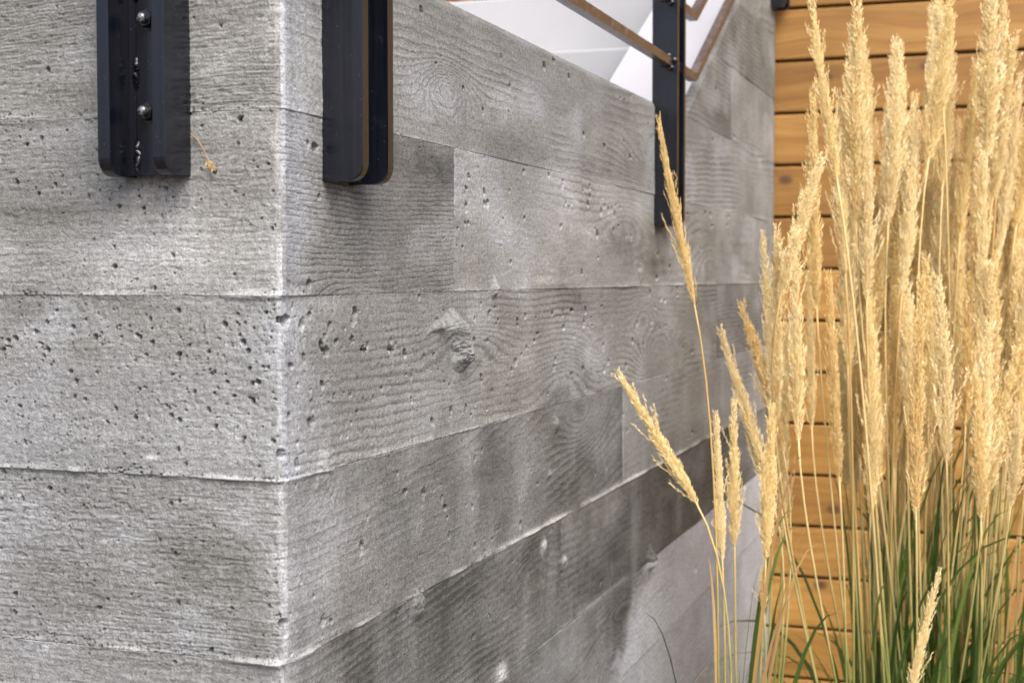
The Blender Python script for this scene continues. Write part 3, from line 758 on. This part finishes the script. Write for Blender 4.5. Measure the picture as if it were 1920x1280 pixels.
# ------------------------------------------------------------------ steel railing
railing = empty("steel_railing", (0, 0, ZT - 0.19))
prop(railing, "black steel railing of paired angle posts and thin brown bars bolted to the concrete", "railing")
LEG_T, POST_W, POST_D = 0.0105, 0.0585, 0.0355

def build_post(o, t, n, z0, z1, beads, bolts):
    """o: wall point at the left edge of the post, t: along the wall, n: outwards"""
    o, t, n = Vector(o), Vector(t), Vector(n)
    up = Vector((0, 0, 1))
    bm = bmesh.new()
    r = 0.0125
    prof = [(-0.004, z0), (POST_D - r, z0)]
    for k in range(1, 7):
        a = -math.pi / 2 + math.pi / 2 * k / 6
        prof.append((POST_D - r + r * math.cos(a), z0 + r + r * math.sin(a)))
    prof += [(POST_D, z1), (-0.004, z1)]
    for s in (0.0, POST_W - LEG_T):
        bm_prism(bm, [o + t * s + n * d + up * z for d, z in prof], t * LEG_T, 0.0012)
    c = 0.0172
    for s0, s1 in ((LEG_T + 0.0002, c - 0.0002), (c + 0.0002, POST_W - LEG_T - 0.0002)):
        pts = [o + t * s0 + n * -0.004 + up * (z0 + 0.0012), o + t * s1 + n * -0.004 + up * (z0 + 0.0012), o + t * s1 + n * 0.0095 + up * (z0 + 0.0012), o + t * s0 + n * 0.0095 + up * (z0 + 0.0012)]
        bm_prism(bm, pts, up * (z1 - z0 - 0.002))
    post = child("post", bm_mesh("post", bm), M_BLACK, railing)
    rnd = random.Random(5)
    for zb, ln in beads:                      # stitch welds on the seam
        bm = bmesh.new()
        m = 12
        pts, rad = [], []
        for k in range(m + 1):
            f = k / m
            pts.append(o + t * (c + 0.0006 * rnd.uniform(-1, 1)) + n * 0.0085 + up * (zb - ln / 2 + ln * f))
            rad.append((0.0016 + 0.0018 * math.sin(math.pi * min(max(f, 0.05), 0.95)) ** 0.5) * (1 + 0.05 * (-1) ** k))
        bm_tube(bm, pts, rad, 8)
        child("weld_bead", bm_mesh("weld_bead", bm, True), M_BLACK, post)
    for zb, s in bolts:
        bm = bmesh.new()
        ctr = o + t * s + up * zb
        bm_tube(bm, [ctr + n * 0.0085, ctr + n * 0.0112], 0.0082, 16)                    # washer
        hexa = [ctr + n * 0.0112 + (t * math.cos(k * math.pi / 3 + 0.3) + up * math.sin(k * math.pi / 3 + 0.3)) * 0.0066 for k in range(6)]
        bm_prism(bm, hexa, n * 0.0052, 0.0006)
        b0 = child("bolt", bm_mesh("bolt", bm), M_BLACK, post)
        bm = bmesh.new()
        pts = [ctr + n * (0.015 + 0.0009 * k) for k in range(8)]
        bm_tube(bm, pts, [0.0041 if k % 2 else 0.0036 for k in range(7)] + [0.003], 12)
        child("bolt_stud", bm_mesh("bolt_stud", bm, True), M_BOLT, post)
    return post

zb = ZT - 0.189
bead_z = [(zb + 0.0155, 0.028), (zb + 0.079, 0.024), (zb + 0.145, 0.024)]
bolt_z = [(zb + 0.049, 0.0285), (zb + 0.119, 0.0285)]
build_post((-0.1365, 0, 0), (1, 0, 0), (0, -1, 0), zb, ZT + 0.95, bead_z, bolt_z)
build_post((0, 0.066, 0), (0, 1, 0), (1, 0, 0), zb - 0.001, ZT + 0.95, bead_z, bolt_z)
build_post((0, 1.183, 0), (0, 1, 0), (1, 0, 0), zb + 0.002, ZT + 0.95, bead_z, bolt_z)
z3 = EYE + 0.603
build_post((0, 2.285, 0), (0, 1, 0), (1, 0, 0), z3, z3 + 1.0, [(z3 + 0.02, 0.025)], [(z3 + 0.05, 0.0285)])

def square_bar(path, half):
    """square section swept along a polyline with mitred corners"""
    pts = [Vector(p) for p in path]
    bm = bmesh.new(); rings = []
    for i, p in enumerate(pts):
        d0 = (p - pts[i - 1]).normalized() if i else (pts[1] - p).normalized()
        d1 = (pts[i + 1] - p).normalized() if i < len(pts) - 1 else d0
        bis = (d0 + d1).normalized()
        up = Vector((0, 0, 1))
        side = d0.cross(up).normalized(); u0 = side.cross(d0).normalized()
        ring = []
        for sx, sz in ((-1, -1), (1, -1), (1, 1), (-1, 1)):
            q = p + side * sx * half + u0 * sz * half
            k = (p - q).dot(bis) / d0.dot(bis)
            ring.append(bm.verts.new(q + d0 * k))
        rings.append(ring)
    for a, b_ in zip(rings, rings[1:]):
        for k in range(4): bm.faces.new((a[k], a[(k + 1) % 4], b_[(k + 1) % 4], b_[k]))
    bm.faces.new(rings[0]); bm.faces.new(rings[-1][::-1])
    return bm_mesh("rail_bar", bm)
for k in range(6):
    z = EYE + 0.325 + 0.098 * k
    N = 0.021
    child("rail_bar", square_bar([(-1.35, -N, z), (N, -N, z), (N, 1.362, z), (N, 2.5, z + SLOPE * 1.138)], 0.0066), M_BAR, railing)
    if k < 3:                                 # tack welds round the bar where it meets the far post
        bm = bmesh.new()
        for (dx, dz) in ((0.0, 0.009), (0.004, -0.009), (0.009, 0.002), (-0.009, -0.003)):
            p = Vector((N + dx, 1.1815, z + dz))
            q = Matrix.Translation(p) @ Matrix.Diagonal((0.006, 0.004, 0.005, 1))
            bmesh.ops.create_icosphere(bm, subdivisions=2, radius=1.0, matrix=q)
        child("tack_weld", bm_mesh("tack_weld", bm, True), M_BLACK, railing)

# ------------------------------------------------------------------ feather reed grass
def spikelet(bm, p, d, ln, w):
    q = d.to_track_quat('Z', 'X')
    base = bm.verts.new(p); tip = bm.verts.new(p + d * ln)
    ring = [bm.verts.new(p + d * ln * 0.36 + q @ Vector((w * math.cos(a), w * 0.7 * math.sin(a), 0))) for a in (0, 2.1, 4.2)]
    for k in range(3):
        bm.faces.new((base, ring[(k + 1) % 3], ring[k])); bm.faces.new((tip, ring[k], ring[(k + 1) % 3]))

def plume_mesh(seed, slim=1.0):
    """unit plume 0.28 m long along +Z, branchlets held close to the stalk"""
    rnd = random.Random(seed)
    L = 0.28
    bm = bmesh.new()
    bx, by = rnd.uniform(-0.010, 0.010), rnd.uniform(-0.010, 0.010)
    ax = lambda s: Vector((bx * s * s, by * s * s, L * s))
    bm_tube(bm, [ax(i / 8 * 0.97) for i in range(9)], [0.0011 - 0.0008 * i / 8 for i in range(9)], 5)
    s, ang = 0.0, rnd.random() * 6.28
    while s < 0.955:
        env = (min(1.0, 0.45 + s * 5.0) * (1 - s) ** 0.85 + 0.04) * slim
        n = 3 if s < 0.75 else 2
        if rnd.random() < 0.16: n -= 1
        for j in range(n):
            ang += 2.4 + rnd.uniform(-0.5, 0.5)
            out = Vector((math.cos(ang), math.sin(ang), 0))
            lb = (0.014 + 0.046 * env) * rnd.uniform(0.55, 1.35)
            lb = min(lb, (1.02 - s) * L)
            splay = rnd.uniform(0.10, 0.27) if rnd.random() > 0.13 else rnd.uniform(0.34, 0.62)
            m = max(4, int(lb / 0.0026))
            p0 = ax(s)
            for i in range(m):
                f = (i + 0.6) / m
                a = splay * (1.0 - 0.55 * f)
                p = p0 + (out * math.sin(splay) * (1 - 0.35 * f) + Vector((0, 0, 1)) * math.cos(a)) * lb * f
                side = out.cross(Vector((0, 0, 1))) * (1 if i % 2 else -1)
                d = (Vector((0, 0, 1)) + out * (0.24 + rnd.uniform(-0.2, 0.34)) * (1 - 0.55 * s) + side * rnd.uniform(0.0, 0.34)).normalized()
                p = p + side * rnd.uniform(0.0, 0.0022) + out * rnd.uniform(-0.001, 0.002)
                spikelet(bm, p, d, rnd.uniform(0.0068, 0.0115) * (1 - 0.3 * s), rnd.uniform(0.0006, 0.00105))
        s += 0.0135 * rnd.uniform(0.6, 1.4) + (0.022 if rnd.random() < 0.12 else 0)
    return bm_mesh("plume", bm)
PLUMES = [plume_mesh(100 + i, 0.85 + 0.06 * i) for i in range(8)]
for me in PLUMES: me.materials.append(M_PLUME)

# stalks: tip of the plume (x, y, z), foot of the plume (x, y, z), half width in mm
WALL_STALKS = [
    (0.103,0.757,1.243, 0.150,0.776,1.013, 10), (0.055,0.764,0.932, 0.157,0.766,0.770, 10), (0.167,0.820,0.877, 0.181,0.803,0.695, 10),
    (0.181,0.870,0.891, 0.188,0.848,0.704, 11), (0.132,1.043,0.975, 0.210,1.047,0.719, 12), (0.178,1.137,1.111, 0.197,1.102,0.841, 13),
    (0.155,1.120,1.013, 0.212,1.105,0.795, 12), (0.230,0.864,0.886, 0.229,0.841,0.690, 11), (0.222,0.842,0.682, 0.228,0.837,0.629, 6),
    (0.199,1.175,0.985, 0.205,1.149,0.663, 12),
]
MAIN_STALKS = [
    (0.275,0.949,1.211, 0.233,0.911,1.021, 13), (0.229,0.949,1.113, 0.225,0.932,0.851, 13), (0.255,0.870,1.109, 0.266,0.861,0.840, 14),
    (0.260,0.965,1.291, 0.273,0.977,1.002, 13), (0.248,1.032,1.437, 0.294,1.014,1.178, 14), (0.282,1.047,1.300, 0.303,1.043,1.049, 13),
    (0.310,1.036,1.420, 0.315,1.051,1.122, 16), (0.334,1.043,1.262, 0.331,1.051,1.019, 13), (0.248,1.101,1.056, 0.256,1.069,0.833, 9),
    (0.284,0.968,1.052, 0.305,0.977,0.772, 14), (0.299,1.094,1.190, 0.303,1.089,0.899, 16), (0.367,1.146,1.381, 0.353,1.117,1.123, 14),
    (0.409,1.229,1.475, 0.422,1.202,1.294, 13), (0.440,1.152,1.455, 0.405,1.139,1.213, 17), (0.485,1.226,1.481, 0.482,1.219,1.217, 17),
    (0.506,1.289,1.496, 0.496,1.276,1.198, 14), (0.517,1.263,1.405, 0.489,1.272,1.159, 13), (0.460,1.296,1.368, 0.445,1.254,1.103, 13),
    (0.468,1.296,1.342, 0.440,1.305,1.089, 12), (0.391,1.167,1.284, 0.372,1.118,1.019, 14), (0.430,1.289,1.288, 0.411,1.291,1.016, 13),
    (0.440,1.345,1.287, 0.417,1.345,0.991, 13), (0.530,1.317,1.346, 0.498,1.271,1.064, 12), (0.544,1.317,1.279, 0.514,1.272,0.985, 12),
    (0.521,1.378,1.277, 0.499,1.372,0.966, 14), (0.482,1.170,1.217, 0.476,1.150,0.914, 14), (0.405,0.865,1.049, 0.411,0.854,0.757, 16),
    (0.339,1.182,1.195, 0.333,1.155,0.956, 15), (0.344,1.197,1.064, 0.338,1.203,0.828, 14), (0.339,1.075,1.019, 0.342,1.041,0.731, 13),
    (0.346,1.136,0.912, 0.336,1.091,0.715, 12), (0.432,1.048,1.049, 0.440,1.025,0.799, 15), (0.483,1.077,0.991, 0.487,1.041,0.778, 15),
    (0.479,1.020,0.922, 0.485,0.985,0.733, 13), (0.522,1.160,0.951, 0.490,1.146,0.741, 14), (0.544,1.306,1.017, 0.503,1.258,0.765, 13),
    (0.442,0.725,0.716, 0.417,0.689,0.581, 8), (0.363,1.339,1.147, 0.364,1.320,0.851, 15), (0.395,1.324,1.228, 0.394,1.334,0.941, 15),
    (0.407,1.411,1.184, 0.404,1.388,0.880, 15), (0.444,1.282,1.160, 0.441,1.242,0.875, 15), (0.503,1.426,1.208, 0.484,1.416,0.897, 15),
    (0.520,1.344,1.129, 0.509,1.316,0.823, 15), (0.428,1.373,0.982, 0.420,1.335,0.776, 13), (0.295,1.309,0.990, 0.301,1.293,0.768, 12),
    (0.534,0.927,0.889, 0.521,0.946,0.759, 10), (0.560,1.317,1.396, 0.523,1.282,1.119, 14), (0.574,1.288,1.197, 0.537,1.277,0.923, 14),
    (0.585,1.217,1.064, 0.545,1.168,0.801, 14), (0.463,1.164,1.101, 0.460,1.140,0.839, 15), (0.362,1.156,1.018, 0.362,1.156,0.772, 14),
    (0.408,1.212,1.079, 0.408,1.175,0.833, 15), (0.499,1.173,1.079, 0.494,1.151,0.824, 14), (0.359,1.273,1.225, 0.355,1.268,0.952, 14),
    (0.347,1.276,1.398, 0.348,1.244,1.153, 13), (0.380,1.576,1.272, 0.374,1.535,0.976, 14), (0.432,1.287,1.413, 0.420,1.247,1.181, 14),
    (0.547,1.652,1.300, 0.516,1.602,1.001, 14), (0.348,1.597,1.362, 0.345,1.572,1.066, 17), (0.293,1.410,1.280, 0.300,1.387,1.005, 14),
    (0.398,1.624,1.525, 0.388,1.599,1.217, 15), (0.346,1.597,1.277, 0.343,1.581,0.989, 16), (0.418,1.442,1.400, 0.408,1.395,1.130, 14),
    (0.373,1.197,1.266, 0.370,1.194,1.048, 16), (0.358,1.317,1.288, 0.354,1.330,1.036, 17), (0.320,1.484,1.342, 0.322,1.459,1.085, 14),
    (0.372,1.452,1.310, 0.367,1.438,1.052, 17), (0.284,1.530,1.452, 0.290,1.516,1.188, 15), (0.339,1.401,1.354, 0.339,1.383,1.108, 13),
    (0.475,1.554,1.274, 0.454,1.548,0.974, 17), (0.261,1.501,1.382, 0.269,1.508,1.081, 15), (0.546,1.360,1.327, 0.519,1.364,1.062, 14),
    (0.386,1.677,1.521, 0.377,1.642,1.236, 14), (0.252,1.551,1.462, 0.264,1.516,1.197, 14), (0.354,1.399,1.418, 0.353,1.372,1.131, 14),
    (0.280,1.452,1.324, 0.284,1.466,1.071, 14), (0.257,1.645,1.166, 0.268,1.605,0.888, 13), (0.421,1.682,1.048, 0.408,1.642,0.763, 15),
    (0.344,1.371,1.182, 0.343,1.359,0.945, 14), (0.534,1.212,1.029, 0.510,1.223,0.789, 14), (0.326,1.605,1.277, 0.327,1.570,1.007, 14),
    (0.265,1.613,0.984, 0.274,1.594,0.691, 15), (0.541,1.597,1.095, 0.512,1.565,0.802, 15), (0.282,1.551,1.273, 0.285,1.568,0.970, 17),
    (0.366,1.494,1.093, 0.363,1.464,0.806, 16), (0.433,1.295,1.090, 0.420,1.307,0.829, 17), (0.556,1.708,1.334, 0.524,1.683,1.019, 16),
    (0.267,1.573,0.997, 0.273,1.585,0.729, 16), (0.284,1.416,1.278, 0.290,1.414,1.004, 16), (0.548,1.710,1.275, 0.516,1.661,1.015, 13),
    (0.530,1.630,1.310, 0.502,1.590,1.013, 17), (0.433,1.532,1.007, 0.420,1.495,0.750, 14), (0.537,1.469,1.048, 0.510,1.459,0.784, 13),
    (0.265,1.544,1.120, 0.273,1.541,0.837, 15), (0.309,1.415,1.203, 0.314,1.396,0.924, 13), (0.522,1.453,1.028, 0.496,1.462,0.782, 15),
    (0.504,1.454,1.220, 0.480,1.439,0.971, 17), (0.277,1.605,1.317, 0.286,1.564,1.023, 15), (0.410,1.233,1.019, 0.403,1.202,0.765, 17),
    (0.328,1.391,1.224, 0.332,1.355,0.945, 16), (0.332,1.110,1.014, 0.336,1.114,0.807, 15), (0.358,1.415,1.086, 0.360,1.390,0.803, 13),
    (0.349,1.420,1.085, 0.352,1.391,0.830, 15), (0.293,1.227,1.147, 0.303,1.205,0.887, 16), (0.556,1.418,1.066, 0.538,1.403,0.804, 14),
    (0.532,1.250,1.098, 0.517,1.253,0.838, 16), (0.498,1.148,1.067, 0.486,1.164,0.844, 16), (0.383,1.135,1.057, 0.384,1.101,0.855, 14),
    (0.502,1.323,1.162, 0.490,1.278,0.898, 15), (0.373,1.246,1.066, 0.372,1.249,0.853, 17), (0.326,1.211,1.059, 0.332,1.186,0.835, 13),
    (0.259,1.401,0.991, 0.270,1.397,0.708, 16), (0.544,1.377,1.169, 0.527,1.351,0.919, 15), (0.539,1.202,1.037, 0.524,1.163,0.784, 16),
    (0.462,1.483,1.039, 0.452,1.478,0.769, 14), (0.539,1.564,1.119, 0.522,1.537,0.848, 16), (0.353,1.349,1.154, 0.353,1.353,0.916, 17),
    (0.530,1.516,1.119, 0.513,1.497,0.866, 14), (0.386,1.307,1.200, 0.382,1.325,0.976, 16), (0.444,1.378,1.124, 0.437,1.377,0.844, 14),
    (0.269,1.453,0.984, 0.278,1.455,0.683, 15), (0.363,1.202,1.177, 0.366,1.167,0.960, 17), (0.527,1.210,1.033, 0.512,1.219,0.823, 14),
    (0.544,1.474,1.172, 0.526,1.438,0.898, 15), (0.543,1.180,1.138, 0.528,1.189,0.910, 13), (0.293,1.103,1.127, 0.305,1.067,0.926, 17),
]

def bez(p, t):
    a, b_, c, d = p
    return a * (1 - t) ** 3 + b_ * 3 * t * (1 - t) ** 2 + c * 3 * t * t * (1 - t) + d * t ** 3

def build_clump(label, base, spread, stalks, seed, n_blades, n_dead, blade_dirs, foot_in, n_arch):
    rnd = random.Random(seed)
    base = Vector(base)
    root = empty("feather_reed_grass", base)
    prop(root, label, "grass plant", kind="thing")
    for i, row in enumerate(stalks):
        tip, foot, half = Vector(row[0:3]), Vector(row[3:6]), row[6] / 1000.0
        axis = (tip - foot); ln = axis.length; axis.normalize()
        off = Vector((foot.x - base.x, foot.y - base.y, 0)) * foot_in + Vector((rnd.uniform(-1, 1), rnd.uniform(-1, 1), 0)) * spread * 0.5
        p0 = base + off
        p0.z = -0.01
        lean = Vector((axis.x * 0.5, axis.y * 0.5, 1)).normalized()
        H = (foot - p0).length
        ctrl = (p0, p0.lerp(foot, 0.42) + Vector((p0.x - foot.x, p0.y - foot.y, 0)) * 0.16, foot - axis * H * 0.20, foot + axis * 0.01)
        pts = [bez(ctrl, k / 14) for k in range(15)]
        if abs(foot.z - p0.z) < 0.05: continue
        bm = bmesh.new()
        r0 = rnd.uniform(0.0016, 0.0022)
        bm_tube(bm, pts, [r0 * (1.15 - 0.45 * k / 14) for k in range(15)], 6)
        stem = child("stem", bm_mesh("stem", bm, True), M_STEM, root)
        o = bpy.data.objects.new("plume", PLUMES[(i * 3 + seed) % len(PLUMES)])
        COL.objects.link(o); o.parent = stem
        k = ln / 0.28
        w = half / 0.0130 * rnd.uniform(0.82, 1.15)
        o.matrix_local = Matrix.Translation(foot) @ axis.to_track_quat('Z', 'Y').to_matrix().to_4x4() @ Matrix.Rotation(rnd.random() * 6.28, 4, 'Z') @ Matrix.Diagonal((w, w, k, 1))
    for i in range(n_blades + n_dead + n_arch):
        dead = n_blades <= i < n_blades + n_dead
        arch = i >= n_blades + n_dead
        a = rnd.random() * 6.28 if arch else rnd.choice(blade_dirs) + rnd.uniform(-0.9, 0.9)
        out = Vector((math.cos(a), math.sin(a), 0))
        p0 = base + Vector((rnd.uniform(-1, 1), rnd.uniform(-1, 1), 0)) * spread
        p0.z = -0.01
        ln = rnd.uniform(0.45, 0.92); reach = abs(rnd.gauss(0.10, 0.13)) + 0.02
        if dead: reach = min(reach, 0.10)
        if arch: ln, reach = rnd.uniform(0.42, 0.66), rnd.uniform(0.14, 0.36)
        if p0.x + out.x * reach * 1.5 < 0.03: reach = max(0.01, (p0.x - 0.03) / max(-out.x, 0.05) * 0.6)
        droop = rnd.uniform(0.0, 0.22) if reach > 0.15 else rnd.uniform(0, 0.05)
        ctrl = (p0, p0 + Vector((0, 0, ln * 0.45)) + out * reach * 0.15, p0 + Vector((0, 0, ln * 0.95)) + out * reach * 0.55, p0 + Vector((0, 0, ln * 0.98 - droop)) + out * (reach + droop * 0.9))
        m = 12
        wd = rnd.uniform(0.0024, 0.0050) * (0.7 if dead else 1)
        tw = rnd.uniform(-1.2, 1.2)
        bm = bmesh.new(); rows = []
        side0 = out.cross(Vector((0, 0, 1)))
        for k in range(m + 1):
            f = k / m
            p = bez(ctrl, f); tan = (bez(ctrl, min(1, f + 0.02)) - bez(ctrl, max(0, f - 0.02))).normalized()
            sd = Matrix.Rotation(tw * (f - 0.3) + 0.5 * tw, 3, tan) @ (side0 - tan * side0.dot(tan)).normalized()
            nr = tan.cross(sd)
            hw = wd * min(1.0, 0.55 + 2.2 * f) * max(0.03, (1 - f ** 3.0))
            rows.append([bm.verts.new(p - sd * hw + nr * hw * 0.35), bm.verts.new(p), bm.verts.new(p + sd * hw + nr * hw * 0.35)])
        for r0_, r1_ in zip(rows, rows[1:]):
            for j in (0, 1): bm.faces.new((r0_[j], r0_[j + 1], r1_[j + 1], r1_[j]))
        child("leaf_blade", bm_mesh("leaf_blade", bm, True), M_DEAD if dead else M_BLADE, root)
    return root

PI = math.pi
build_clump("sparse feather reed grass stalks leaning out against the concrete wall", (0.188, 0.83, 0), 0.022, WALL_STALKS, 2, 12, 5, (0.2, 0.9, 1.4), 0.45, 8)
build_clump("dense clump of golden feather reed grass in front of the cedar planks", (0.42, 1.24, 0), 0.11, MAIN_STALKS, 5, 170, 24, (0.0, 0.8, 1.4, 2.2, 5.2, 5.8), 0.5, 64)

# ------------------------------------------------------------------ dry sprig caught beside the front post
sprig = empty("dry_sprig", (-0.0755, -0.003, EYE + 0.108))
prop(sprig, "tiny dry seed sprig caught on the concrete beside a black post", "sprig")
path = [Vector((-0.0765, -0.0025, EYE + 0.1085)), Vector((-0.070, -0.0035, EYE + 0.1035)), Vector((-0.0645, -0.004, EYE + 0.096)), Vector((-0.0605, -0.004, EYE + 0.088)), Vector((-0.0570, -0.004, EYE + 0.0815))]
bm = bmesh.new(); bm_tube(bm, path, 0.00045, 5)
child("stalk", bm_mesh("stalk", bm, True), M_DEAD, sprig)
bm = bmesh.new()
rnd = random.Random(3)
for i in range(16):
    f = rnd.uniform(0.0, 1.0)
    p = path[3].lerp(path[4], f) + Vector((rnd.uniform(-0.002, 0.002), -0.0005, rnd.uniform(-0.001, 0.001)))
    d = Vector((0.5 + rnd.uniform(-0.9, 0.6), rnd.uniform(-0.4, 0), -1 + rnd.uniform(-0.2, 0.6))).normalized()
    spikelet(bm, p, d, rnd.uniform(0.003, 0.0055), 0.0008)
child("seed_husks", bm_mesh("seed_husks", bm), M_DEAD, sprig)
